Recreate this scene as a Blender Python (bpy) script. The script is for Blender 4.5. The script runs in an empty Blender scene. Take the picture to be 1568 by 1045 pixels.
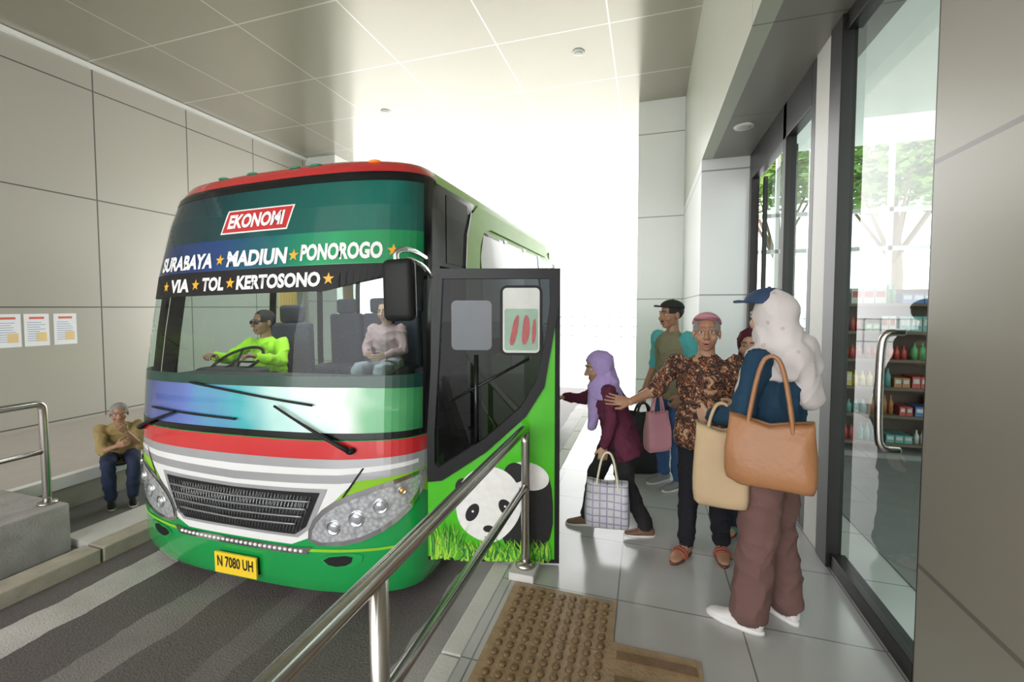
import bpy,bmesh,math,random,bisect
from mathutils import Vector,Matrix,noise
from mathutils.bvhtree import BVHTree
C=bpy.context; D=bpy.data
random.seed(3)
V=Vector
# ---------------------------------------------------------------- materials
def nd(nt,t,**k):
    n=nt.nodes.new(t)
    for a,b in k.items(): setattr(n,a,b)
    return n
def newmat(name):
    m=D.materials.new(name); m.use_nodes=True
    nt=m.node_tree; b=nt.nodes['Principled BSDF']; return m,nt,b
def math_(nt,op,a,b=None):
    n=nd(nt,'ShaderNodeMath',operation=op)
    for i,v in enumerate((a,b)):
        if v is None: continue
        if isinstance(v,(int,float)): n.inputs[i].default_value=v
        else: nt.links.new(v,n.inputs[i])
    return n.outputs[0]
def mixc(nt,fac,a,b):
    n=nd(nt,'ShaderNodeMix',data_type='RGBA')
    if isinstance(fac,(int,float)): n.inputs[0].default_value=fac
    else: nt.links.new(fac,n.inputs[0])
    for i,v in ((6,a),(7,b)):
        if isinstance(v,(tuple,list)): n.inputs[i].default_value=(*v[:3],1)
        else: nt.links.new(v,n.inputs[i])
    return n.outputs[2]
def mat(name,col,rough=.5,metal=0,var=.12,scale=6,bump=0,bscale=60,emit=0,coat=0,spec=.5,sss=0):
    m,nt,b=newmat(name)
    tc=nd(nt,'ShaderNodeTexCoord'); nz=nd(nt,'ShaderNodeTexNoise'); nz.inputs['Scale'].default_value=scale; nz.inputs['Detail'].default_value=4
    nt.links.new(tc.outputs['Object'],nz.inputs['Vector'])
    lo=tuple(c*(1-var) for c in col); hi=tuple(min(1,c*(1+var)) for c in col)
    c=mixc(nt,nz.outputs['Fac'],lo,hi); nt.links.new(c,b.inputs['Base Color'])
    b.inputs['Roughness'].default_value=rough; b.inputs['Metallic'].default_value=metal
    b.inputs['Coat Weight'].default_value=coat; b.inputs['Specular IOR Level'].default_value=spec
    b.inputs['Coat Roughness'].default_value=.05
    if emit:
        b.inputs['Emission Color'].default_value=(*col,1); b.inputs['Emission Strength'].default_value=emit
    if bump:
        n2=nd(nt,'ShaderNodeTexNoise'); n2.inputs['Scale'].default_value=bscale; n2.inputs['Detail'].default_value=3
        nt.links.new(tc.outputs['Object'],n2.inputs['Vector'])
        bp=nd(nt,'ShaderNodeBump'); bp.inputs['Strength'].default_value=bump; bp.inputs['Distance'].default_value=.01
        nt.links.new(n2.outputs['Fac'],bp.inputs['Height']); nt.links.new(bp.outputs[0],b.inputs['Normal'])
    return m
def gridmat(name,col,line,axes,width,rough,metal=0,var=.05,scale=.8,spec=.5):
    m,nt,b=newmat(name)
    tc=nd(nt,'ShaderNodeTexCoord'); sp=nd(nt,'ShaderNodeSeparateXYZ'); nt.links.new(tc.outputs['Object'],sp.inputs[0])
    mask=None
    for ax,s,off in axes:
        v=math_(nt,'SUBTRACT',sp.outputs[ax],off); v=math_(nt,'DIVIDE',v,s); v=math_(nt,'ADD',v,.5)
        v=math_(nt,'FRACT',v); v=math_(nt,'SUBTRACT',v,.5); v=math_(nt,'ABSOLUTE',v); v=math_(nt,'MULTIPLY',v,s)
        v=math_(nt,'LESS_THAN',v,width/2)
        mask=v if mask is None else math_(nt,'MAXIMUM',mask,v)
    nz=nd(nt,'ShaderNodeTexNoise'); nz.inputs['Scale'].default_value=scale; nz.inputs['Detail'].default_value=5
    nt.links.new(tc.outputs['Object'],nz.inputs['Vector'])
    c=mixc(nt,nz.outputs['Fac'],tuple(x*(1-var) for x in col),tuple(min(1,x*(1+var)) for x in col))
    c=mixc(nt,mask,c,line); nt.links.new(c,b.inputs['Base Color'])
    b.inputs['Roughness'].default_value=rough; b.inputs['Metallic'].default_value=metal; b.inputs['Specular IOR Level'].default_value=spec
    return m
def glass(name,tint,refl=.05,rough=.02,gr=.9):
    m=D.materials.new(name); m.use_nodes=True; nt=m.node_tree; nt.nodes.clear()
    o=nd(nt,'ShaderNodeOutputMaterial'); t=nd(nt,'ShaderNodeBsdfTransparent'); t.inputs[0].default_value=(*tint,1)
    g=nd(nt,'ShaderNodeBsdfGlossy'); g.inputs['Roughness'].default_value=rough
    lw=nd(nt,'ShaderNodeLayerWeight'); lw.inputs[0].default_value=.5
    f=math_(nt,'POWER',lw.outputs['Facing'],4.0); f=math_(nt,'MULTIPLY',f,gr); f=math_(nt,'ADD',f,refl); f=math_(nt,'MINIMUM',f,1.0)
    mx=nd(nt,'ShaderNodeMixShader'); nt.links.new(f,mx.inputs[0]); nt.links.new(t.outputs[0],mx.inputs[1]); nt.links.new(g.outputs[0],mx.inputs[2])
    nt.links.new(mx.outputs[0],o.inputs[0]); return m
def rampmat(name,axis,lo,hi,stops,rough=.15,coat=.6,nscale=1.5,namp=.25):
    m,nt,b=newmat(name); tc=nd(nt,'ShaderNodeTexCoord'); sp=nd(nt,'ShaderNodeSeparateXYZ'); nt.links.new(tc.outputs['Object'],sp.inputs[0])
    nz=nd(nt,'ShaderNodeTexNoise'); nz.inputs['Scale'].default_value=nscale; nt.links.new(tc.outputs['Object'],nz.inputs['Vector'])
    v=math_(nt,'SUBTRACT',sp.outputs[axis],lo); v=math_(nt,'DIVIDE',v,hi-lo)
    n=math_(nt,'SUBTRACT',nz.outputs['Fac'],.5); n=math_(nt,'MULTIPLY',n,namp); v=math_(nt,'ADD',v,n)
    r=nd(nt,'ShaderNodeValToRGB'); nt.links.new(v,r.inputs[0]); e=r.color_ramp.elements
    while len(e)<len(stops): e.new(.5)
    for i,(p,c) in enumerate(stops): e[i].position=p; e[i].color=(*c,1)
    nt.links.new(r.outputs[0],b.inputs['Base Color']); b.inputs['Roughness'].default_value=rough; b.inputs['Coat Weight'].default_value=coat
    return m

M={}
M['wall']=gridmat('wall_panel',(.47,.445,.395),(.13,.12,.105),[(1,1.36,4.42),(2,1.58,0.0)],.018,.34,.2)
M['ceil']=gridmat('ceiling_panel',(.39,.365,.305),(.64,.64,.58),[(0,1.49,-.49),(1,1.35,.30)],.018,.19,.4)
M['col']=gridmat('column_panel',(.78,.79,.78),(.35,.35,.33),[(2,1.42,.3)],.018,.3,.1)
M['fascia']=gridmat('fascia_panel',(.50,.51,.43),(.28,.28,.24),[(1,2.7,.3)],.015,.3,.2)
M['beige']=gridmat('cladding_panel',(.30,.28,.23),(.17,.16,.14),[(2,1.6,2.14)],.02,.35,.1)
M['soffit']=gridmat('soffit_panel',(.27,.25,.225),(.14,.13,.12),[(1,1.35,.3)],.012,.35,.1)
M['tile']=gridmat('platform_tile',(.46,.46,.445),(.20,.20,.19),[(0,.6,-.13),(1,.6,2.35)],.008,.17,0,.12,2.5,.6)
M['conc']=mat('concrete',(.36,.35,.33),.75,var=.35,scale=7,bump=.5)
M['conc_light']=mat('light_concrete',(.62,.61,.58),.6,var=.15,scale=6,bump=.2)
M['kerb']=mat('kerb_stone',(.40,.36,.29),.8,var=.35,scale=9,bump=.4)
M['ledge']=mat('ledge_tile',(.45,.42,.37),.5,var=.08)
M['darkfloor']=mat('dark_concrete',(.16,.155,.15),.6,var=.2,bump=.3)
M['white']=mat('white_paint',(.82,.82,.80),.4,var=.04)
M['steel']=mat('brushed_steel',(.52,.50,.47),.22,1,var=.06,scale=20)
M['bronze']=mat('bronze_frame',(.025,.023,.022),.35,.2,var=.1,spec=.3)
M['cream']=mat('cream_jamb',(.66,.64,.60),.4,var=.05)
M['tact']=mat('tactile_tan',(.36,.25,.14),.55,var=.3,scale=14,bump=.5)
M['tact2']=mat('tactile_dome_brown',(.19,.115,.055),.45,var=.35,scale=14,bump=.3)
M['shopglass']=glass('shop_glass',(.54,.66,.62),.045)
M['ground']=mat('outdoor_paving',(.75,.75,.73),.7,var=.08)
M['black']=mat('black_rubber',(.015,.015,.016),.5,var=.2,spec=.25)
M['gloss']=mat('black_gloss',(.010,.011,.012),.15,var=.1,coat=.15,spec=.3)
def roadmat():
    m,nt,b=newmat('road_surface'); tc=nd(nt,'ShaderNodeTexCoord'); sp=nd(nt,'ShaderNodeSeparateXYZ'); nt.links.new(tc.outputs['Object'],sp.inputs[0])
    nz=nd(nt,'ShaderNodeTexNoise'); nz.inputs['Scale'].default_value=3; nz.inputs['Detail'].default_value=8; nt.links.new(tc.outputs['Object'],nz.inputs['Vector'])
    gr=nd(nt,'ShaderNodeTexNoise'); gr.inputs['Scale'].default_value=90; gr.inputs['Detail'].default_value=4; nt.links.new(tc.outputs['Object'],gr.inputs['Vector'])
    wob=math_(nt,'MULTIPLY',math_(nt,'SUBTRACT',nz.outputs['Fac'],.5),.13)
    x=math_(nt,'ADD',sp.outputs[0],wob)
    c=mixc(nt,gr.outputs['Fac'],(.05,.041,.039),(.21,.185,.18))
    def band(c,x0,x1,col,k=.9):
        a=math_(nt,'GREATER_THAN',x,x0); bb=math_(nt,'LESS_THAN',x,x1); f=math_(nt,'MULTIPLY',a,bb)
        f=math_(nt,'MULTIPLY',f,math_(nt,'ADD',math_(nt,'MULTIPLY',nz.outputs['Fac'],.9),k-.5))
        f=math_(nt,'MINIMUM',f,1.0)
        return mixc(nt,f,c,col)
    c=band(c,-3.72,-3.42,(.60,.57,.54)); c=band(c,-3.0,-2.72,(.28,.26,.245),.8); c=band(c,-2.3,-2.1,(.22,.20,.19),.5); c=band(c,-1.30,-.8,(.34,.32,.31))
    nt.links.new(c,b.inputs['Base Color']); b.inputs['Roughness'].default_value=.6
    bp=nd(nt,'ShaderNodeBump'); bp.inputs['Strength'].default_value=.6; bp.inputs['Distance'].default_value=.01
    nt.links.new(gr.outputs['Fac'],bp.inputs['Height']); nt.links.new(bp.outputs[0],b.inputs['Normal']); return m
M['road']=roadmat()
# ---------------------------------------------------------------- mesh helpers
def obj(name,bm,mats,parent=None,smooth=False,mw=None):
    me=D.meshes.new(name); bm.to_mesh(me); bm.free()
    for m in (mats if isinstance(mats,list) else [mats]): me.materials.append(m)
    if smooth:
        for p in me.polygons: p.use_smooth=True
    o=D.objects.new(name,me); C.collection.objects.link(o)
    if parent: o.parent=parent
    if mw is not None: o.matrix_basis=mw
    return o
def group(name,loc=(0,0,0),rot=(0,0,0)):
    e=D.objects.new(name,None); e.location=loc; e.rotation_euler=rot; e.empty_display_size=.1; C.collection.objects.link(e); return e
def bbox(bm,x,y,z,mi=0):
    vs=[bm.verts.new((a,b,c)) for a in x for b in y for c in z]
    for idx in ((0,1,3,2),(4,6,7,5),(0,4,5,1),(2,3,7,6),(0,2,6,4),(1,5,7,3)):
        f=bm.faces.new([vs[i] for i in idx]); f.material_index=mi
def box(name,x,y,z,m,parent=None,bevel=0):
    bm=bmesh.new(); bbox(bm,x,y,z)
    bmesh.ops.recalc_face_normals(bm,faces=bm.faces)
    if bevel: bmesh.ops.bevel(bm,geom=bm.edges[:],offset=bevel,segments=3,affect='EDGES',profile=.5)
    return obj(name,bm,m,parent,smooth=False)
def pane(name,x,y,z,m,parent):
    bm=bmesh.new(); bm.faces.new([bm.verts.new(p) for p in ((x,y[0],z[0]),(x,y[1],z[0]),(x,y[1],z[1]),(x,y[0],z[1]))]); return obj(name,bm,m,parent)
def loft(bm,rings,mi=0,n=16,cap=True,closed=False):
    R=[]
    for c,xv,yv in rings:
        c=V(c);xv=V(xv);yv=V(yv)
        R.append([bm.verts.new(c+xv*math.cos(2*math.pi*i/n)+yv*math.sin(2*math.pi*i/n)) for i in range(n)])
    k=len(R)
    for j in range(k if closed else k-1):
        a=R[j];b=R[(j+1)%k]
        for i in range(n):
            f=bm.faces.new((a[i],a[(i+1)%n],b[(i+1)%n],b[i])); f.material_index=mi; f.smooth=True
    if cap and not closed:
        f=bm.faces.new(R[0][::-1]); f.material_index=mi
        f=bm.faces.new(R[-1]); f.material_index=mi
def frame(d,ref=None):
    d=V(d).normalized(); r=V(ref) if ref is not None else (V((0,0,1)) if abs(d.z)<.9 else V((1,0,0)))
    x=d.cross(r).normalized(); return x,x.cross(d).normalized()
def capsule(bm,a,b,ra,rb,mi=0,n=14,flat=1,ref=None):
    a=V(a);b=V(b); d=(b-a); 
    if d.length<1e-6: d=V((0,0,1e-4))
    dn=d.normalized(); x,y=frame(dn,ref); rings=[]
    for t in (-85,-55,-25): 
        t=math.radians(t); rings.append((a+dn*ra*math.sin(t),x*ra*math.cos(t),y*ra*flat*math.cos(t)))
    for k in (0,.5,1):
        r=ra+(rb-ra)*k; rings.append((a+d*k,x*r,y*r*flat))
    for t in (25,55,85):
        t=math.radians(t); rings.append((b+dn*rb*math.sin(t),x*rb*math.cos(t),y*rb*flat*math.cos(t)))
    loft(bm,rings,mi,n)
def ell(bm,c,r,mi=0,Mx=None,n=18,k=11):
    rings=[]
    for i in range(k):
        t=math.radians(-86+172*i/(k-1)); 
        rings.append((V(c)+V((0,0,r[2]*math.sin(t))),V((r[0]*math.cos(t),0,0)),V((0,r[1]*math.cos(t),0))))
    s=len(bm.verts); loft(bm,rings,mi,n)
    if Mx is not None:
        bm.verts.ensure_lookup_table()
        for v in bm.verts[s:]: v.co=Mx@v.co
def tube(bm,pts,r,mi=0,n=10,closed=False):
    pts=[V(p) for p in pts]; rings=[]; k=len(pts); px=None
    for i,p in enumerate(pts):
        if closed: t=(pts[(i+1)%k]-pts[i-1])
        else: t=pts[min(i+1,k-1)]-pts[max(i-1,0)]
        t.normalize()
        if px is None: x,y=frame(t)
        else:
            x=(px-t*px.dot(t)).normalized(); y=x.cross(t).normalized()
        px=x; rr=r[i] if isinstance(r,(list,tuple)) else r
        rings.append((p,x*rr,y*rr))
    loft(bm,rings,mi,n,closed=closed)
def smoothpts(pts,it=2,closed=False):
    pts=[V(p) for p in pts]
    for _ in range(it):
        q=[]; k=len(pts)
        rng=range(k) if closed else range(k-1)
        if not closed: q.append(pts[0])
        for i in rng:
            a=pts[i];b=pts[(i+1)%k]; q+= [a*.75+b*.25,a*.25+b*.75]
        if not closed: q.append(pts[-1])
        pts=q
    return pts
def remesh(raw,voxel,sm=3,fold=None,kz=5):
    bmesh.ops.recalc_face_normals(raw,faces=raw.faces)
    raw.faces.ensure_lookup_table(); bvh=BVHTree.FromBMesh(raw); mis=[f.material_index for f in raw.faces]
    me=D.meshes.new('t'); raw.to_mesh(me); raw.free(); ob=D.objects.new('t',me); C.collection.objects.link(ob)
    m=ob.modifiers.new('r','REMESH'); m.mode='VOXEL'; m.voxel_size=voxel
    dg=C.evaluated_depsgraph_get(); me2=D.meshes.new_from_object(ob.evaluated_get(dg))
    out=bmesh.new(); out.from_mesh(me2); D.objects.remove(ob); D.meshes.remove(me); D.meshes.remove(me2)
    for f in out.faces:
        l,nn,i,dd=bvh.find_nearest(f.calc_center_median()); f.material_index=mis[i]; f.smooth=True
    for _ in range(sm): bmesh.ops.smooth_vert(out,verts=out.verts,factor=.5,use_axis_x=True,use_axis_y=True,use_axis_z=True)
    if fold:
        out.normal_update()
        for v in out.verts:
            mi=v.link_faces[0].material_index if v.link_faces else 0
            a=fold.get(mi,0)
            if a:
                p=v.co; nv=.6*noise.noise(V((p.x*9,p.y*9,p.z*kz)))
                r1=1-abs(noise.noise(V((p.x*7+p.z*4,p.y*7+2,p.z*kz*1.6-p.x*3)))); r2=1-abs(noise.noise(V((p.x*11-p.z*6,p.y*11+9,p.z*kz*1.2+p.y*6))))
                nv+=1.2*(r1**6)+.8*(r2**7)-.6
                v.co+=v.normal*a*nv
    return out
def append(dst,src,Mx=None):
    if Mx is not None: bmesh.ops.transform(src,matrix=Mx,verts=src.verts)
    t=D.meshes.new('t'); src.to_mesh(t); src.free(); dst.from_mesh(t); D.meshes.remove(t)
# ================================================================= SHELL
CZ=5.12
box('ceiling',(-7.9,.585),(-5,9.9),(CZ,CZ+.15),M['ceil'])
box('wall_left',(-8.0,-7.8),(-5,8.6),(-.6,CZ-.04),M['wall'])
box('trim_1',(-7.8,-7.74),(-5,8.6),(CZ-.07,CZ-.01),M['white'])
box('wall_pillar_left',(-7.9,-6.97),(8.6,9.3),(-.6,CZ),M['col'])
box('road',(-3.97,-.885),(-6,10.5),(-.60,-.38),M['road'])
box('ground_outdoor',(-60,60),(-60,90),(-.75,-.62),M['ground'])
box('pavement_outdoor',(-30,30),(10.5,60),(-.62,-.385),M['ground'])
k=group('kerb_left')
for i in range(14):
    y0=-5.5+i*1.1
    box('kerb_block_%d'%i,(-4.16,-3.972),(y0,y0+1.085),(-.6,-.27),M['kerb'],k,.012)
box('floor_left',(-5.3,-4.16),(-5.5,10),(-.6,-.36),M['darkfloor'])
box('trim_2',(-4.55,-4.17),(2.25,9.5),(-.36,-.30),M['conc_light'])
box('ledge_left',(-7.795,-5.3),(-4.99,8.59),(-.6,-.05),M['ledge'])
box('trim_3',(-5.36,-5.27),(-4.99,8.59),(-.14,-.03),M['white'])
box('wall_plinth_left',(-5.26,-4.35),(-5.0,2.2),(-.36,.03),M['conc'],bevel=.012)
box('floor',(-.78,9.0),(-5,9.9),(-.5,0),M['tile'])
k=group('kerb_platform')
for i in range(20):
    y0=-5+i*.75
    box('kerb_stone_%d'%i,(-.882,-.782),(y0,y0+.742),(-.5,.0),M['conc_light'],k,.008)
def tactile(name,x,y,sp=.0575):
    bm=bmesh.new()
    yy=y[0]
    while yy<y[1]-.01:
        y2=min(yy+.2825,y[1]); xm=(x[0]+x[1])/2
        bbox(bm,(x[0],xm-.002),(yy,y2-.004),(.0005,.006)); bbox(bm,(xm+.002,x[1]),(yy,y2-.004),(.0005,.006)); yy=y2
    nx=int((x[1]-x[0])/sp); ny=int((y[1]-y[0])/sp)
    ox=((x[1]-x[0])-(nx-1)*sp)/2; oy=((y[1]-y[0])-(ny-1)*sp)/2
    for i in range(nx):
        for j in range(ny):
            c=(x[0]+ox+i*sp,y[0]+oy+j*sp)
            loft(bm,[((c[0],c[1],.005),(.020,0,0),(0,.020,0)),((c[0],c[1],.014),(.016,0,0),(0,.016,0)),((c[0],c[1],.018),(.009,0,0),(0,.009,0))],1,10)
    return obj(name,bm,[M['tact'],M['tact2']])
tactile('tactile_paving',(-.70,-.13),(.55,2.33))
bm=bmesh.new(); bbox(bm,(-.13,.25),(1.0,2.03),(.0005,.006)); 
for i in range(7): bbox(bm,(-.11,.23),(1.93-i*.14,1.98-i*.14),(.005,.012),1)
obj('tactile_guide_strip',bm,[M['tact'],M['tact2']])
box('column_panelled',(.585,1.10),(5.5,8.0),(0,3.27),M['col'])
box('column_tall',(-.17,1.10),(8.0,8.7),(0,CZ),M['col'])
box('wall_fascia_right',(.585,.70),(-5,8.0),(3.27,CZ),M['fascia'])
box('ceiling_soffit',(.70,1.35),(-5,8.0),(3.27,3.40),M['soffit'])
box('wall_right',(1.06,1.35),(-5,2.12),(0,3.27),M['beige'])
def framebox(nm,y,z,par,x=(1.08,1.16),m='bronze'): return box(nm,x,y,z,M[m],par,.004)
d1=group('door_1')
framebox('post_near',(2.125,2.17),(0,3.27),d1); framebox('post_far',(3.03,3.20),(0,3.27),d1,(1.06,1.14))
framebox('rail_bottom',(2.17,3.03),(0,.09),d1); framebox('rail_top',(2.17,3.03),(3.17,3.27),d1)
pane('glass_pane',1.12,(2.17,3.03),(.09,3.17),M['shopglass'],d1)
bm=bmesh.new(); tube(bm,smoothpts([(1.07,2.30,1.47),(1.0,2.30,1.47),(.985,2.30,1.40),(.985,2.30,1.02),(1.0,2.30,.95),(1.07,2.30,.95)],2),.016,n=12)
obj('pull_handle',bm,M['steel'],d1,True)
box('trim_jamb',(1.075,1.20),(3.21,3.47),(0,3.27),M['cream'])
d2=group('door_2')
framebox('post_a',(3.49,3.57),(0,3.27),d2); framebox('post_b',(4.15,4.24),(0,3.27),d2); framebox('post_c',(5.38,5.48),(0,3.27),d2)
framebox('header',(3.57,5.38),(2.98,3.27),d2); framebox('rail_bottom',(3.57,4.15),(0,.1),d2)
pane('glass_pane_a',1.12,(3.57,4.15),(.1,2.98),M['shopglass'],d2)
pane('open_leaf_glass',1.18,(4.3,5.2),(.1,2.9),M['shopglass'],d2)
framebox('leaf_stile',(4.25,4.30),(0.02,2.95),d2,(1.165,1.20))
framebox('leaf_stile_far',(5.2,5.26),(0.02,2.95),d2,(1.165,1.20))
# store interior
SZ=4.4
box('ceiling_shop',(1.36,6.5),(-1,9.2),(SZ,SZ+.12),M['white'])
box('wall_shop_rear',(6.5,6.6),(-1,9.2),(0,SZ),M['cream'])
box('wall_shop_front_upper',(1.36,1.42),(-1,9.2),(3.41,SZ),M['cream'])
w=group('window_1')
for i in range(7):
    x=1.36+i*.85; box('mullion_%d'%i,(x,x+.06),(9.0,9.08),(0,SZ),M['white'],w)
for z in (1.15,2.55,3.2): box('transom_%d'%int(z*10),(1.36,6.5),(9.0,9.08),(z,z+.07),M['white'],w)
box('sill',(1.36,6.5),(9.0,9.08),(.0,.5),M['cream'],w)
goods=[mat('goods_%d'%i,c,.4,var=.4,scale=30) for i,c in enumerate([(.42,.06,.05),(.06,.28,.10),(.48,.38,.08),(.07,.15,.36),(.48,.48,.44),(.36,.15,.05),(.12,.30,.28)])]
SH=mat('shelf_brown',(.12,.085,.06),.6)
def shelf(name,x,y):
    g=group(name); n=6
    box('back_panel',(x[0],x[1]),(y[1]-.03,y[1]),(0,1.78),SH,g)
    bm=bmesh.new()
    for i in range(n):
        z=.12+i*.3; bbox(bm,x,(y[0],y[1]),(z-.03,z))
    bbox(bm,(x[0]-.03,x[0]),y,(0,1.78)); bbox(bm,(x[1],x[1]+.03),y,(0,1.78)); obj('shelf_boards',bm,SH,g)
    bm=bmesh.new()
    for i in range(n):
        z=.121+i*.3; xx=x[0]+.02
        while xx<x[1]-.20:
            kind=random.random(); mi=random.randrange(7); rep=random.randint(2,4)
            if kind<.5:
                r=random.uniform(.022,.032); h=random.uniform(.14,.22)
                for k in range(rep):
                    if xx>x[1]-.08: break
                    c=(xx+r,y[0]+.08); loft(bm,[((*c,z),(r,0,0),(0,r,0)),((*c,z+h*.6),(r,0,0),(0,r,0)),((*c,z+h*.8),(r*.4,0,0),(0,r*.4,0)),((*c,z+h),(r*.4,0,0),(0,r*.4,0))],mi,8); xx+=2*r+.006
            else:
                w_=random.uniform(.06,.11); h=random.uniform(.08,.2)
                for k in range(rep-1):
                    if xx>x[1]-.13: break
                    bbox(bm,(xx,xx+w_-.006),(y[0]+.03,y[0]+.25),(z,z+h),mi); bbox(bm,(xx+.01,xx+w_-.016),(y[0]+.028,y[0]+.03),(z+h*.4,z+h*.8),4 if mi!=4 else 0); xx+=w_
            xx+=random.uniform(.0,.03)
    obj('packaged_goods',bm,goods,g)
shelf('store_shelf',(1.9,4.4),(5.6,6.0))
box('floor_mat_shop',(1.45,4.0),(2.3,5.4),(.001,.008),M['darkfloor'])
def tree(x,y,z0,h,r,lf):
    bm=bmesh.new(); tube(bm,[(x,y,z0),(x+.1,y,z0+h*.4),(x,y+.1,z0+h*.75)],[.18,.13,.06],0)
    for i in range(7):
        a=i*.9; tube(bm,[(x,y,z0+h*.45),(x+math.cos(a)*r*.6,y+math.sin(a)*r*.6,z0+h*.75)],[.07,.02],0,6)
    for i in range(2600):
        p=V((random.gauss(0,1),random.gauss(0,1),random.gauss(0,.7))); p=p.normalized()*r*random.uniform(.35,1); p.z*=.6
        p=V((x,y,z0+h*.8))+p; a=V((random.uniform(-1,1),random.uniform(-1,1),random.uniform(-1,1))).normalized(); u,w_=frame(a)
        s=random.uniform(.08,.18); f=bm.faces.new([bm.verts.new(p+u*s),bm.verts.new(p+w_*s*.5),bm.verts.new(p-u*s),bm.verts.new(p-w_*s*.5)]); f.material_index=1
    obj('tree',bm,[mat('bark',(.16,.11,.07),.9),lf])
lf=mat('foliage',(.13,.24,.04),.6,var=.5,scale=4)
tree(6.2,14,-.37,7.0,2.1,lf); tree(9.5,16,-.37,7.6,2.4,lf); tree(4.2,17,-.37,8,2.0,lf)
g=group('fence'); bm=bmesh.new()
for i in range(30): bbox(bm,(-9+i*.6,-8.95+i*.6),(22,22.05),(-.384,1.1))
for z in (.1,.6,1.05): bbox(bm,(-9,9),(22,22.05),(z,z+.05))
obj('fence_rails',bm,mat('fence_pale',(.42,.45,.47),.5),g)
for x,y,z in [(-4.55,7.0,CZ),(-.95,6.2,CZ),(.85,4.6,3.27)]:
    g=group('downlight',(x,y,z)); bm=bmesh.new(); loft(bm,[((0,0,.0),(.09,0,0),(0,.09,0)),((0,0,-.012),(.085,0,0),(0,.085,0)),((0,0,-.016),(.065,0,0),(0,.065,0))],0,24); obj('trim_ring',bm,M['white'],g,True)
    bm=bmesh.new(); loft(bm,[((0,0,-.016),(.06,0,0),(0,.06,0)),((0,0,-.02),(.05,0,0),(0,.05,0))],0,24); obj('diffuser',bm,mat('lamp_off_glass',(.5,.5,.47),.3),g,True)
g=group('handrail')
bm=bmesh.new(); X=-.67
tube(bm,smoothpts([(X,-1.2,.87),(X,2.30,.87),(X,2.43,.87),(X,2.44,.83),(X,2.44,.05)],2),.026,n=16)
tube(bm,[(X,-1.2,.52),(X,2.42,.52)],.021,n=14)
for y in (.97,-.6): tube(bm,[(X,y,.0),(X,y,.86)],.026,n=14)
obj('tubular_rails',bm,M['steel'],g,True)
bm=bmesh.new()
for y,zz in ((2.44,.045),(.97,.016),(-.6,0)): loft(bm,[((X,y,.001+zz),(.06,0,0),(0,.06,0)),((X,y,.012+zz),(.06,0,0),(0,.06,0)),((X,y,.03+zz),(.035,0,0),(0,.035,0))],0,20)
obj('base_flanges',bm,M['steel'],g,True)
box('base_block',(X-.075,X+.075),(2.34,2.50),(.0,.045),M['conc_light'],g,.006)
g=group('handrail'); bm=bmesh.new(); X=-4.5
tube(bm,smoothpts([(X,-3,.83),(X,2.02,.83),(X,2.13,.83),(X,2.14,.76),(X,2.14,.05)],2),.027,n=14)
tube(bm,[(X,-3,.45),(X,2.12,.45)],.02,n=12); tube(bm,[(X,.4,.04),(X,.4,.82)],.024)
loft(bm,[((X,2.14,.031),(.06,0,0),(0,.06,0)),((X,2.14,.045),(.06,0,0),(0,.06,0))],0,16)
obj('tubular_rails',bm,M['steel'],g,True)
pm=mat('notice_paper',(.85,.86,.9),.6,var=.03); pi=mat('notice_print',(.35,.42,.6),.6); pr=mat('notice_red',(.7,.15,.1),.6); py=mat('notice_orange',(.8,.6,.3),.6)
for i,y in enumerate((3.28,3.56,3.86)):
    g=group('wall_notice'); box('sheet',(-7.8,-7.794),(y,y+.25),(1.06,1.49),pm,g); bm=bmesh.new()
    bbox(bm,(-7.794,-7.792),(y+.05,y+.2),(1.42,1.45),1)
    for j in range(9):
        bbox(bm,(-7.794,-7.792),(y+.03,y+random.uniform(.15,.22)),(1.37-j*.03,1.378-j*.03),0)
    bbox(bm,(-7.794,-7.791),(y+.12,y+.22),(1.12,1.24),2)
    obj('printing',bm,[pi,pr,py],g)
# ================================================================= BUS
BX,BY=-2.62,2.2
bus=group('bus',(BX,BY,0),(0,math.radians(-1.3),0))
A=1.26;B=.42;N=2.7
tab=[(0,0,0)]
for i in range(1,401):
    t=i/400*math.pi/2; s=A*math.sin(t)**(2/N); y=B*(1-math.cos(t)**(2/N)); l=tab[-1]; tab.append((l[0]+math.hypot(s-l[1],y-l[2]),s,y))
LQ=tab[-1][0]
prof=[(-.28,1.22,.04),(-.18,1.26,.0),(.05,1.26,0),(.3,1.26,0),(.5,1.26,.005),(.72,1.26,.02),(.9,1.26,.035),(1.1,1.26,.055),(1.4,1.25,.095),(1.85,1.235,.17),(2.25,1.205,.26),(2.47,1.18,.33),(2.50,1.17,.345),(2.57,1.13,.38),(2.63,1.04,.50),(2.67,.82,.68),(2.70,.45,.85),(2.705,.01,1.0)]
def lerp_prof(z):
    if z<=prof[0][0]: return prof[0][1:]
    for a,b in zip(prof,prof[1:]):
        if z<=b[0]:
            k=(z-a[0])/(b[0]-a[0]); return (a[1]+(b[1]-a[1])*k,a[2]+(b[2]-a[2])*k)
    return prof[-1][1:]
tk=[t[0] for t in tab]
def F(q,z,off=0):
    def P(q,z):
        w,yo=lerp_prof(z); aq=abs(q)
        if aq<LQ:
            i=min(max(bisect.bisect(tk,aq),1),400); a=tab[i-1];b=tab[i]; k=(aq-a[0])/(b[0]-a[0]); s=a[1]+(b[1]-a[1])*k; y=a[2]+(b[2]-a[2])*k
        else: s=A; y=B+aq-LQ
        fade=1 if aq<LQ else max(0,1-(aq-LQ)/1.5)
        return V((math.copysign(s*w/A,q),y+yo*fade,z))
    p=P(q,z)
    if off:
        e=.004; n=(P(q+e,z)-P(q-e,z)).cross(P(q,z+e)-P(q,z-e))
        p+=n.normalized()*off
    return p
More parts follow.
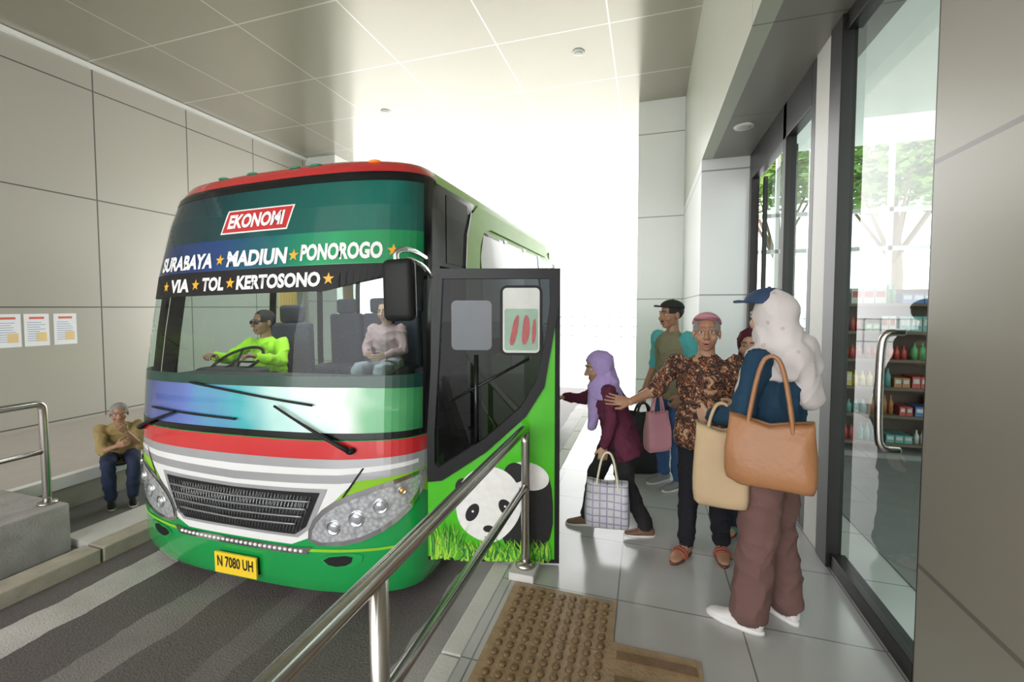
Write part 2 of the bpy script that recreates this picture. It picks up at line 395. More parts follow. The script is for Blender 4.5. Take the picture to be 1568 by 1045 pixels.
def front(name,pts,off,m,smooth=0,bm=None,step=.045,sides=True):
    if bm is None:
        if smooth: pts=[(p.x,p.y) for p in smoothpts([(a,b,0) for a,b in pts],smooth,True)]
        bm=bmesh.new(); bm.faces.new([bm.verts.new((a,b,0)) for a,b in pts])
    bmesh.ops.triangulate(bm,faces=bm.faces)
    xs=[v.co.x for v in bm.verts]; ys=[v.co.y for v in bm.verts]
    v=math.floor(min(xs)/step)*step
    while v<max(xs):
        bmesh.ops.bisect_plane(bm,geom=bm.verts[:]+bm.edges[:]+bm.faces[:],plane_co=(v,0,0),plane_no=(1,0,0)); v+=step
    for z,_,_ in prof:
        if min(ys)<z<max(ys): bmesh.ops.bisect_plane(bm,geom=bm.verts[:]+bm.edges[:]+bm.faces[:],plane_co=(0,z,0),plane_no=(0,1,0))
    for v in bm.verts: v.co=F(v.co.x,v.co.y,off)
    bmesh.ops.recalc_face_normals(bm,faces=bm.faces)
    return obj(name,bm,m,bus,False)
def mirror_(pts): return [(-a,b) for a,b in pts]
M['bgreen']=mat('bus_green',(.01,.36,.08),.18,.1,var=.12,scale=2,coat=.8)
M['lime']=mat('bus_lime',(.26,.55,.03),.4,.0,var=.12,scale=3,coat=.05,spec=.25)
M['red']=mat('bus_red',(.62,.03,.035),.2,.05,var=.08,coat=.8)
M['silver']=mat('bus_silver',(.50,.51,.53),.22,.4,var=.06,coat=.6)
M['bwhite']=mat('bus_white',(.82,.83,.83),.2,0,var=.03,coat=.6)
M['chrome']=mat('chrome',(.8,.8,.82),.1,1,var=.03)
M['wind']=glass('windshield_glass',(.82,.92,.88),.025,.01,.6)
M['tint']=glass('tinted_glass',(.45,.52,.50),.04)
M['inter']=mat('bus_interior_grey',(.05,.055,.06),.7)
M['inter2']=mat('bus_ceiling_lining',(.18,.175,.17),.7)
LD0=LQ+.08; LD1=LQ+.92
qs=[]; q=0
while q<LQ-.02: qs.append(q); q+=.04
qs+= [LQ,LD0,LD0+.4,LD1,LD1+.22]
q=LD1+.22
for i in range(6): q+=.56; qs.append(q)
allq=[-a for a in qs[:0:-1]]+qs
bm=bmesh.new(); QW=1.40
grid=[[bm.verts.new(F(a,z)) for a in allq] for z,_,_ in prof]
mats=[M['bgreen'],M['gloss'],M['tint'],M['red'],M['lime'],M['bwhite']]
for j in range(len(prof)-1):
    zm=(prof[j][0]+prof[j+1][0])/2
    for i in range(len(allq)-1):
        qm=(allq[i]+allq[i+1])/2; aq=abs(qm); mi=4 if aq>LQ and zm>.3 else 0
        if .72<zm<2.47 and aq<QW: continue
        if 2.49<zm<2.60 and aq<LQ: mi=3
        if 2.47<zm<2.50 and aq<LQ: mi=1
        if QW<=aq<=LD0 and .72<zm<2.48: mi=1
        if qm>LD0 and qm<LD1:
            if .05<zm<1.85: continue
            if 1.85<zm<2.48: mi=1
        if qm<-LD0 and .9<zm<2.25 : mi=2
        if qm>LD1+.22 and 1.1<zm<2.25: mi=2
        if zm>2.60: mi=4
        f=bm.faces.new((grid[j][i],grid[j][i+1],grid[j+1][i+1],grid[j+1][i])); f.material_index=mi; f.smooth=True
for j in range(len(prof)-2):
    f=bm.faces.new((grid[j][0],grid[j+1][0],grid[j+1][-1],grid[j][-1])); f.material_index=0
obj('body_shell',bm,mats,bus)
bm=bmesh.new(); bbox(bm,(-1.2,1.2),(.3,4.6),(-.22,-.12)); obj('underbody',bm,M['black'],bus)
def qy(y): return LQ+(y-B)
def sidepatch(nm,pts,off,m,sgn=1): return front(nm,[(sgn*qy(y),z) for y,z in pts],off,m,step=.15)
for i in range(5):
    for sgn in (-1,1): sidepatch('window_pillar_%d_%d'%(i,sgn),[(1.5+.75*i,.9),(1.6+.75*i,.9),(1.6+.75*i,2.27),(1.5+.75*i,2.27)],.006,M['gloss'],sgn)
sidepatch('side_white_panel',[(1.42,1.25),(1.42,2.0),(1.55,2.22),(3.6,2.22),(3.6,1.25)],.009,M['bwhite'])
sidepatch('side_livery_arch',[(1.02,.9),(1.02,1.9),(1.08,2.15),(1.22,2.36),(1.5,2.5),(4.3,2.5),(4.3,2.30),(1.8,2.30),(1.55,2.24),(1.42,2.1),(1.36,1.9),(1.36,.9)],.014,M['lime'])
sidepatch('side_arch_line',[(.99,.9),(.99,1.9),(1.05,2.16),(1.20,2.38),(1.22,2.36),(1.08,2.15),(1.015,1.9),(1.015,.9)],.018,M['bwhite'])
sidepatch('side_window_gloss',[(.62,1.88),(.62,2.42),(1.14,2.42),(1.10,2.1),(1.08,1.88)],.004,M['gloss'])
bm=bmesh.new(); rings=[]
for y,wd,h in [(1.6,.75,.03),(1.8,1.0,.14),(2.2,1.04,.19),(3.6,1.04,.20),(4.1,.95,.15),(4.4,.7,.03)]:
    rings.append(((0,y,2.60),(wd,0,0),(0,0,h)))
loft(bm,rings,0,28); obj('roof_ac_pod',bm,M['lime'],bus,True)
rr=[(-1.395,.745),(-1.395,2.46),(1.395,2.46),(1.395,.745)]
front('windshield_glass',rr,.001,M['wind'])
for nm,p in [('frit_left',[(-1.40,.73),(-1.33,.73),(-1.31,2.47),(-1.40,2.47)]),('frit_right',[(1.33,.73),(1.40,.73),(1.40,2.47),(1.31,2.47)]),('frit_top',[(-1.39,2.425),(1.39,2.425),(1.39,2.475),(-1.39,2.475)]),('frit_bottom',[(-1.39,.725),(1.39,.725),(1.39,.765),(-1.39,.765)])]:
    front(nm,p,.006,M['gloss'])
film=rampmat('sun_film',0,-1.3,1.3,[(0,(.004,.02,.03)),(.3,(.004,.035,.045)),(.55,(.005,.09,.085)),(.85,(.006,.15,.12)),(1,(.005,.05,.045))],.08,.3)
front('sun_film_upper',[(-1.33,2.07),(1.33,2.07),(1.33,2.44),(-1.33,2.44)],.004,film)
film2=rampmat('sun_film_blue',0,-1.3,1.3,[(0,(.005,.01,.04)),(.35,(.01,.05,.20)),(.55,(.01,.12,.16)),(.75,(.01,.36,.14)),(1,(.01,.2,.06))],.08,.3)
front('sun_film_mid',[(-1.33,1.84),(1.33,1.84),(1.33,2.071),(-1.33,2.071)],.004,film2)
front('banner_black',[(-1.33,1.67),(.66,1.67),(.70,1.80),(1.33,1.80),(1.33,1.845),(-1.33,1.845)],.0045,M['black'])
refl_ramp=rampmat('lower_painted_reflection',0,-1.3,1.3,[(0,(.01,.10,.07)),(.14,(.07,.09,.30)),(.34,(.12,.20,.55)),(.50,(.06,.45,.50)),(.66,(.60,.88,.82)),(.78,(.80,.90,.84)),(.86,(.10,.45,.18)),(1,(.02,.18,.05))],.10,.6,2,.3)  # sky reflection on the lower windshield, painted in as a colour gradient
front('lower_reflection',[(-1.33,.765),(1.33,.765),(1.33,1.03),(.9,1.05),(-1.0,1.05),(-1.33,1.03)],.004,refl_ramp)
front('lower_reflection_edge',[(-1.33,1.03),(1.33,1.03),(1.33,1.12),(-1.33,1.12)],.0035,mat('reflection_edge_strip',(.015,.06,.045),.15))
def textbm(s,w,h,bold=.02,shear=0):
    cu=D.curves.new('t','FONT'); cu.body=s; cu.size=1; cu.offset=bold; cu.shear=shear; cu.resolution_u=3
    o=D.objects.new('t',cu); C.collection.objects.link(o); dg=C.evaluated_depsgraph_get(); me=D.meshes.new_from_object(o.evaluated_get(dg))
    bm=bmesh.new(); bm.from_mesh(me); D.objects.remove(o); D.meshes.remove(me)
    xs=[v.co.x for v in bm.verts]; ys=[v.co.y for v in bm.verts]; x0,x1,y0,y1=min(xs),max(xs),min(ys),max(ys)
    for v in bm.verts: v.co=V(((v.co.x-x0)/(x1-x0)*w,(v.co.y-y0)/(y1-y0)*h,0))
    return bm
def shift(bm,x,y):
    for v in bm.verts: v.co+=V((x,y,0))
    return bm
M['lett']=mat('letter_white',(.9,.9,.9),.4,var=.02); M['star']=mat('star_orange',(.85,.45,.03),.4)
for s,a,b,z in [('SURABAYA',-1.00,-.34,1.865),('MADIUN',-.20,.34,1.865),('PONOROGO',.45,1.04,1.875),('VIA',-.80,-.56,1.70),('TOL',-.42,-.20,1.70),('KERTOSONO',-.08,.62,1.70)]:
    front('lettering_'+s.lower(),None,.008,M['lett'],bm=shift(textbm(s,b-a,.115 if z>1.8 else .10,.045),a,z))
def star(c,r): return [(c[0]+(r if i%2==0 else r*.42)*math.sin(i*math.pi/5),c[1]+(r if i%2==0 else r*.42)*math.cos(i*math.pi/5)) for i in range(10)]
for i,c in enumerate([(-.27,1.92),(.395,1.92),(1.11,1.93),(-.87,1.75),(-.49,1.75),(-.14,1.75),(.68,1.75)]): front('star_%d'%i,star(c,.043),.008,M['star'])
front('badge_plate',[(-.30,2.12),(.30,2.12),(.34,2.275),(-.26,2.275)],.007,M['red'])
front('badge_border',[(-.315,2.11),(.31,2.11),(.355,2.285),(-.275,2.285)],.006,M['lett'])
front('badge_text',None,.010,M['lett'],bm=shift(textbm('EKONOMI',.53,.105,.04,.15),-.25,2.145))
front('band_red',[(-1.45,.62),(-.8,.60),(0,.595),(.8,.60),(1.45,.62),(1.45,.715),(-1.45,.715)],.004,M['red'])
front('band_silver',[(-1.45,.62),(-.8,.60),(0,.595),(.8,.60),(1.45,.62),(1.45,.51),(.8,.45),(0,.43),(-.8,.45),(-1.45,.51)],.004,M['silver'])
front('band_white',[(-1.3,.575),(-.8,.545),(0,.535),(.8,.545),(1.3,.575),(1.3,.55),(.8,.505),(0,.485),(-.8,.505),(-1.3,.55)],.006,M['bwhite'])
front('centre_white',[(-.92,.48),(0,.46),(.92,.48),(.70,.28),(.60,.10),(.45,.04),(-.45,.04),(-.60,.10),(-.70,.28)],.0035,M['bwhite'])
def crystal():
    m,nt,b=newmat('headlight_crystal'); tc=nd(nt,'ShaderNodeTexCoord'); v=nd(nt,'ShaderNodeTexVoronoi'); v.inputs['Scale'].default_value=38; nt.links.new(tc.outputs['Object'],v.inputs['Vector'])
    c=mixc(nt,v.outputs['Distance'],(.9,.92,.95),(.35,.37,.40)); nt.links.new(c,b.inputs['Base Color']); b.inputs['Metallic'].default_value=.5; b.inputs['Roughness'].default_value=.12; b.inputs['Coat Weight'].default_value=1
    bp=nd(nt,'ShaderNodeBump'); bp.inputs['Strength'].default_value=.5; nt.links.new(v.outputs['Distance'],bp.inputs['Height']); nt.links.new(bp.outputs[0],b.inputs['Normal']); return m
CR=crystal()
for sgn,mm in ((1,lambda p:p),(-1,mirror_)):
    t='right' if sgn>0 else 'left'
    front('lime_corner_'+t,mm([(.92,.47),(1.45,.515),(1.45,.30),(1.2,.44),(.85,.38),(.66,.20),(.62,.12),(.72,.30)]),.005,M['lime'])
    front('panel_gap_'+t,mm([(.95,.55),(.965,.55),(.64,.10),(.625,.10)]),.007,M['black'])
    front('lime_side_'+t,mm([(1.45,.50),(1.62,.52),(1.62,.2),(1.45,.25)]),.003,M['lime'])
    hp=[(.60,.065),(.61,.16),(.72,.28),(.93,.375),(1.20,.455),(1.34,.48),(1.27,.33),(1.10,.19),(.88,.095)]
    front('headlight_bezel_'+t,mm([(.57,.045),(.585,.18),(.71,.315),(.93,.41),(1.21,.485),(1.40,.51),(1.30,.31),(1.12,.165),(.88,.06)]),.008,M['chrome'],1)
    front('headlight_'+t,mm(hp),.011,CR,1)
    for nm,(cq,cz,r) in (('lamp_inner',(.76,.175,.045)),('lamp_mid',(.91,.235,.05)),('lamp_outer',(1.06,.31,.045)),('indicator',(1.19,.395,.025))):
        p=F(sgn*cq,cz,.008); n=(F(sgn*cq,cz,.05)-F(sgn*cq,cz,.01)).normalized(); x,y=frame(n); bm=bmesh.new()
        loft(bm,[(p,x*r,y*r),(p+n*.010,x*r,y*r),(p+n*.012,x*r*.88,y*r*.88),(p+n*.006,x*r*.8,y*r*.8)],0,22); loft(bm,[(p+n*.006,x*r*.8,y*r*.8),(p+n*.014,x*r*.5,y*r*.5),(p+n*.017,x*r*.1,y*r*.1)],1,20)
        obj(nm+'_'+t,bm,[M['chrome'],mat('lens_'+nm+t,(.55,.58,.62) if nm!='indicator' else (.85,.5,.15),.05,.5)],bus,True)
    front('fog_recess_'+t,mm([(.62,-.02),(.95,.02),(.92,-.07),(.72,-.10)]),.005,M['bgreen'],1)
    front('fog_vent_'+t,mm([(.66,-.03),(.88,-.0),(.86,-.065),(.73,-.085)]),.009,M['black'],1)
    front('bumper_crease_'+t,mm([(.55,.02),(1.4,.06),(1.4,.045),(.55,.0)]),.005,M['lime'])
front('grille_surround',[(-.72,.415),(0,.40),(.72,.415),(.60,.16),(.50,.09),(-.50,.09),(-.60,.16)],.007,M['silver'])
front('grille_black',[(-.67,.39),(0,.378),(.67,.39),(.565,.165),(.48,.11),(-.48,.11),(-.565,.165)],.010,M['black'])
bm=bmesh.new()
for z,w_ in ((.335,.61),(.285,.58),(.235,.55),(.185,.50)):
    pts=[F(-w_+2*w_*i/24,z-.012*(1-abs(-1+2*i/24)),.022) for i in range(25)]; tube(bm,pts,.0075,0,6)
for i in range(-21,22):
    q0=i*.029; tube(bm,[F(q0,.365,.014),F(q0*.85,.13,.014)],.0025,0,4)
    tube(bm,[F(q0*.85+.05,.365 ,.014),F(q0*.85-.05,.13,.014)],.002,0,4)
obj('grille_bars',bm,mat('grille_grey',(.30,.31,.32),.3,.6),bus,True)
front('drl_strip',[(-.60,.035),(-.5,.025),(.5,.025),(.60,.035),(.56,-.015),(.5,-.02),(-.5,-.02),(-.56,-.015)],.008,M['chrome'])
bm=bmesh.new()
for i in range(-13,14): 
    p=F(i*.04,.003,.010); ell(bm,p,(.015,.005,.010),0,n=10,k=7)
obj('drl_lamps',bm,M['white'],bus,True)
M['plate']=mat('plate_yellow',(.90,.62,.03),.4,var=.03)
bm=bmesh.new(); bbox(bm,(-.17,.19),(-.035,-.022),(-.215,-.075)); obj('number_plate',bm,M['plate'],bus)
bm=textbm('N 7080 UH',.31,.075,.02)
for v in bm.verts: v.co=V((v.co.x-.145,-.037,v.co.y-.17))
obj('number_plate_text',bm,M['black'],bus)
bm=bmesh.new(); bbox(bm,(-.16,.18),(-.022,.03),(-.2,-.09)); obj('plate_bracket',bm,M['black'],bus)
bm=bmesh.new()
for piv,mid,b0,b1 in [((.88,.66),(.35,.93),(-.42,1.06),(.62,.94)),((-1.10,.68),(-.55,.85),(-.85,.86),(.02,.83))]:
    pv=[F(piv[0]+(mid[0]-piv[0])*k/8,piv[1]+(mid[1]-piv[1])*k/8,.035) for k in range(9)]
    tube(bm,pv,[.016,.014,.012,.011,.010,.009,.008,.008,.008]); ell(bm,F(*piv,.02),(.03,.03,.022))
    tube(bm,[F(b0[0]+(b1[0]-b0[0])*k/14,b0[1]+(b1[1]-b0[1])*k/14,.022) for k in range(15)],.008,0,6)
obj('wipers',bm,M['black'],bus,True)
ml=[mat('marker_orange',(.8,.25,.03),.2,emit=.3),mat('marker_green',(.02,.25,.14),.2)]
for i,q in enumerate((-1.30,-.55,-.20,.25,.45,.95)):
    bm=bmesh.new(); ell(bm,F(q,2.585,.002),(.05,.03,.013)); obj('marker_lamp_%d'%i,bm,ml[0 if i in (0,5) else 1],bus,True)
bm=bmesh.new(); bbox(bm,(1.19,1.39),(-.02,.07),(1.47,1.83)); bmesh.ops.bevel(bm,geom=bm.edges[:],offset=.04,segments=4,affect='EDGES',profile=.5)
obj('mirror_housing',bm,M['black'],bus,True)
bm=bmesh.new(); tube(bm,smoothpts([(1.27,.03,1.80),(1.27,.02,1.88),(1.31,.12,1.90),(1.25,.42,1.88)],2),.017); tube(bm,smoothpts([(1.31,.03,1.80),(1.33,.05,1.84),(1.36,.2,1.80),(1.26,.48,1.76)],2),.014); obj('mirror_arms',bm,M['chrome'],bus,True)
for sx in (-1.05,1.05):
    for wy in (2.0,4.0):
        bm=bmesh.new(); rings=[]
        for x,r in ((-.12,.22),(-.12,.36),(-.09,.4),(.09,.4),(.12,.36),(.12,.22)): rings.append(((sx+x,wy,.025),(0,r,0),(0,0,r)))
        loft(bm,rings,0,32); obj('wheel',bm,M['black'],bus,True)
bm=bmesh.new(); bbox(bm,(-1.2,1.2),(1.4,4.55),(.38,.44)); bbox(bm,(-1.2,.5),(.45,1.4),(.38,.44)); bbox(bm,(.5,1.22),(.5,1.4),(.05,.10)); bbox(bm,(.5,1.2),(1.15,1.42),(.10,.26))
bbox(bm,(-1.2,1.2),(4.5,4.55),(.4,2.4)); obj('cabin_floor',bm,M['inter'],bus)
bm=bmesh.new(); bbox(bm,(-1.12,1.12),(.80,4.5),(2.42,2.46)); obj('cabin_ceiling',bm,M['inter2'],bus)
bm=bmesh.new(); bbox(bm,(-1.12,.95),(.33,.62),(.5,1.06)); bbox(bm,(-1.1,-.45),(.55,.78),(.85,1.08)); bmesh.ops.bevel(bm,geom=bm.edges[:],offset=.05,segments=3,affect='EDGES',profile=.5); obj('dashboard',bm,M['inter'],bus,True)
bm=bmesh.new(); cc=V((-.78,.72,1.12)); pl=[]
for i in range(28):
    a=i/28*2*math.pi; pl.append(cc+V((.22*math.cos(a),.22*math.sin(a)*.85,.22*math.sin(a)*.5)))
tube(bm,pl,.013,0,8,closed=True)
for a in (0,2.1,4.2): tube(bm,[cc,cc+V((.22*math.cos(a),.22*math.sin(a)*.85,.22*math.sin(a)*.5))],.01,0,6)
tube(bm,[cc,cc+V((0,-.12,-.2))],.03); obj('steering_wheel',bm,M['black'],bus,True)
def seatmesh(nm,x,y,z,m,w=.46):
    bm=bmesh.new()
    for bx in (((x-w/2,x+w/2),(y-.22,y+.22),(z,z+.12)),((x-w/2,x+w/2),(y+.2,y+.32),(z+.05,z+.72)),((x-w*.3,x+w*.3),(y+.22,y+.31),(z+.72,z+.90))):
        b2=bmesh.new(); bbox(b2,*bx); bmesh.ops.bevel(b2,geom=b2.edges[:],offset=.035,segments=3,affect='EDGES',profile=.5); append(bm,b2)
    bbox(bm,(x-.12,x+.12),(y-.12,y+.12),(.44,z)); obj(nm,bm,m,bus,True)
sm=mat('seat_fabric',(.05,.055,.08),.85)
seatmesh('driver_seat',-.80,1.12,.72,sm)
for r in range(3):
    for x in (-.9,-.42,.45,.93): seatmesh('passenger_seat',x,2.1+.8*r,.80,sm,.44)
yc=mat('curtain_orange',(.75,.30,.04),.8,var=.2); yc2=mat('curtain_yellow',(.6,.45,.15),.8,var=.2)
for nm,x,y0,y1,z0,z1,m in [('curtain_door',1.16,1.0,1.45,1.5,2.25,yc),('curtain_left_a',-1.14,1.55,1.8,1.1,2.2,yc2),('curtain_left_b',-1.14,2.6,2.8,1.1,2.2,yc2)]:
    bm=bmesh.new(); rows=[]
    for z in (z0,z1):
        rows.append([bm.verts.new((x+.02*math.sin(i*1.6),y0+(y1-y0)*i/24,z)) for i in range(25)])
    for i in range(24): bm.faces.new((rows[0][i],rows[0][i+1],rows[1][i+1],rows[1][i]))
    obj(nm,bm,m,bus,True)
# ---------------- open passenger door
hx,hy=-1.27,2.36; ex,ey=-.49,2.56; dl=math.hypot(ex-hx,ey-hy)
door=group('bus_door',(hx,hy,.02),(0,0,math.atan2(ey-hy,ex-hx)))
M['dgreen']=mat('door_green',(.07,.50,.015),.25,0,var=.15,scale=4,coat=.3)
M['dglass']=glass('door_glass',(.05,.06,.065),.018)
M['dframe']=mat('door_frame_black',(.013,.014,.016),.35,var=.1,spec=.3)
def dp(nm,pts,y,m,sm=0,th=None):
    if sm: pts=[(p.x,p.y) for p in smoothpts([(a,b,0) for a,b in pts],sm,True)]
    bm=bmesh.new(); f=bm.faces.new([bm.verts.new((a,y,b)) for a,b in pts])
    if th:
        r=bmesh.ops.extrude_face_region(bm,geom=[f]); 
        for v in r['geom']:
            if isinstance(v,bmesh.types.BMVert): v.co.y+=th
    bmesh.ops.triangulate(bm,faces=bm.faces); bmesh.ops.recalc_face_normals(bm,faces=bm.faces)
    return obj(nm,bm,m,door)
W=dl
curve=[(.765,1.60),(.745,1.38),(.70,1.10),(.60,.92),(.36,.70),(.09,.53)]
dp('panel_green',[(.0,0),(W-.02,0),(W-.02,1.6)]+curve+[(0,.5)],0,M['dgreen'],0,.04)
gl=[(.10,1.73),(.74,1.73),(.745,1.58),(.715,1.36),(.665,1.12),(.57,.955),(.35,.76),(.07,.58),(.045,.60),(.045,.78),(.075,1.25)]
outl=[(.07,1.79),(W-.0,1.79),(W-.0,1.6),(.762,1.38),(.712,1.08),(.60,.90),(.36,.68),(.09,.50),(.0,.49),(.0,.78),(.03,1.25)]
bm=bmesh.new(); a=[[bm.verts.new((x,y,z)) for x,z in outl] for y in (-.012,.045)]; b=[[bm.verts.new((x,y,z)) for x,z in gl] for y in (-.012,.045)]
n=len(outl)
for i in range(n):
    j=(i+1)%n
    bm.faces.new((a[0][i],a[0][j],b[0][j],b[0][i])); bm.faces.new((a[1][i],b[1][i],b[1][j],a[1][j])); bm.faces.new((a[0][i],a[1][i],a[1][j],a[0][j])); bm.faces.new((b[0][i],b[0][j],b[1][j],b[1][i]))
obj('frame_black',bm,M['dframe'],door)
dp('glass',gl,.015,M['dglass'])
dp('edge_gasket',[(W-.03,0),(W,0),(W,1.7),(W-.03,1.7)],-.006,M['black'],0,.05)
bm=bmesh.new(); bbox(bm,(0,W),(-.008,.045),(-.0,.02)); obj('bottom_seal',bm,M['black'],door)
def rrect(x0,x1,z0,z1,r=.025):
    p=[]
    for cx,cz,a0 in ((x1-r,z0+r,-90),(x1-r,z1-r,0),(x0+r,z1-r,90),(x0+r,z0+r,180)):
        for k in range(6):
            a=math.radians(a0+k*18); p.append((cx+r*math.cos(a),cz+r*math.sin(a)))
    return p
dp('vent_window_frame',rrect(.445,.70,1.27,1.69,.04),.010,M['black'])
dp('vent_window_pale',rrect(.462,.683,1.285,1.675),.008,mat('window_pale',(.60,.62,.58),.3,var=.3,scale=5))
dp('vent_window_lower',rrect(.472,.673,1.30,1.55,.015),.006,mat('window_greenish',(.26,.40,.30),.3,var=.4,scale=8))
dp('grey_window',rrect(.15,.395,1.30,1.60,.03),.010,mat('window_grey',(.08,.095,.11),.2))
mr=mat('mark_red',(.42,.10,.10),.5,var=.4,scale=20)
dp('sticker_red_a',[(.50,1.33),(.53,1.33),(.555,1.44),(.56,1.52),(.535,1.50),(.515,1.42)],.003,mr,1)
dp('sticker_red_b',[(.575,1.34),(.60,1.33),(.625,1.40),(.62,1.50),(.595,1.52),(.58,1.44)],.003,mr,2)
dp('sticker_red_c',[(.635,1.33),(.66,1.36),(.66,1.50),(.64,1.47)],.003,mr,1)
bm=bmesh.new(); tube(bm,[(.13,.008,.98),(.62,.008,1.25)],.008); tube(bm,[(.30,.008,.66),(.30,.008,1.27)],.014); obj('door_linkage',bm,M['gloss'],door,True)
def el(c,rx,rz,rot=0,n=28): 
    return [(c[0]+rx*math.cos(t)*math.cos(rot)-rz*math.sin(t)*math.sin(rot),c[1]+rx*math.cos(t)*math.sin(rot)+rz*math.sin(t)*math.cos(rot)) for t in [2*math.pi*i/n for i in range(n)]]
pw=mat('panda_white',(.85,.85,.83),.5,var=.12,scale=25); pb=mat('panda_black',(.012,.012,.014),.5,var=.4,scale=30)
dp('panda_body',[(.46,.06),(.43,.35),(.52,.55),(.66,.60),(.765,.54),(.768,.06)],-.002,pb,2)
dp('panda_shoulder',el((.615,.535),.13,.085,-.25),-.0035,pw)
dp('panda_haunch',el((.70,.30),.06,.16,0),-.003,pb)
dp('panda_ear_r',el((.535,.555),.065,.062),-.0045,pb); dp('panda_ear_l',el((.215,.46),.045,.055),-.0045,pb)
dp('panda_face',[(.17,.33),(.18,.45),(.26,.56),(.38,.60),(.50,.56),(.58,.44),(.575,.30),(.51,.19),(.41,.11),(.30,.135),(.20,.21)],-.006,pw,2)
dp('panda_eye_l',el((.275,.305),.036,.06,-.5),-.0075,pb); dp('panda_eye_r',el((.48,.34),.038,.056,.6),-.0075,pb)
dp('panda_nose',el((.375,.205),.034,.022),-.0075,pb); dp('panda_mouth',el((.385,.155),.035,.008,.1),-.0075,pb)
dp('panda_glint_l',el((.278,.312),.007,.007),-.0085,pw); dp('panda_glint_r',el((.476,.347),.007,.007),-.0085,pw)
gm=[mat('grass_a',(.10,.42,.02),.5),mat('grass_b',(.35,.65,.05),.5),mat('grass_c',(.02,.16,.02),.5)]
bm=bmesh.new()
for i in range(420):
    x=random.uniform(.02,W-.05); h=random.uniform(.06,.24 if x<.2 else .12); l=random.uniform(-.07,.07); y=-.009-.000006*i; z0=random.uniform(.0,.04); w_=.006
    if x+l<.01 or x+l>W-.04: l=0
    f=bm.faces.new([bm.verts.new((x-w_,y,z0)),bm.verts.new((x+w_,y,z0)),bm.verts.new((x+l*.4+w_*.6,y,z0+h*.6)),bm.verts.new((x+l,y,z0+h)),bm.verts.new((x+l*.4-w_*.6,y,z0+h*.6))]); f.material_index=random.randrange(3)
obj('grass_graphic',bm,gm,door)
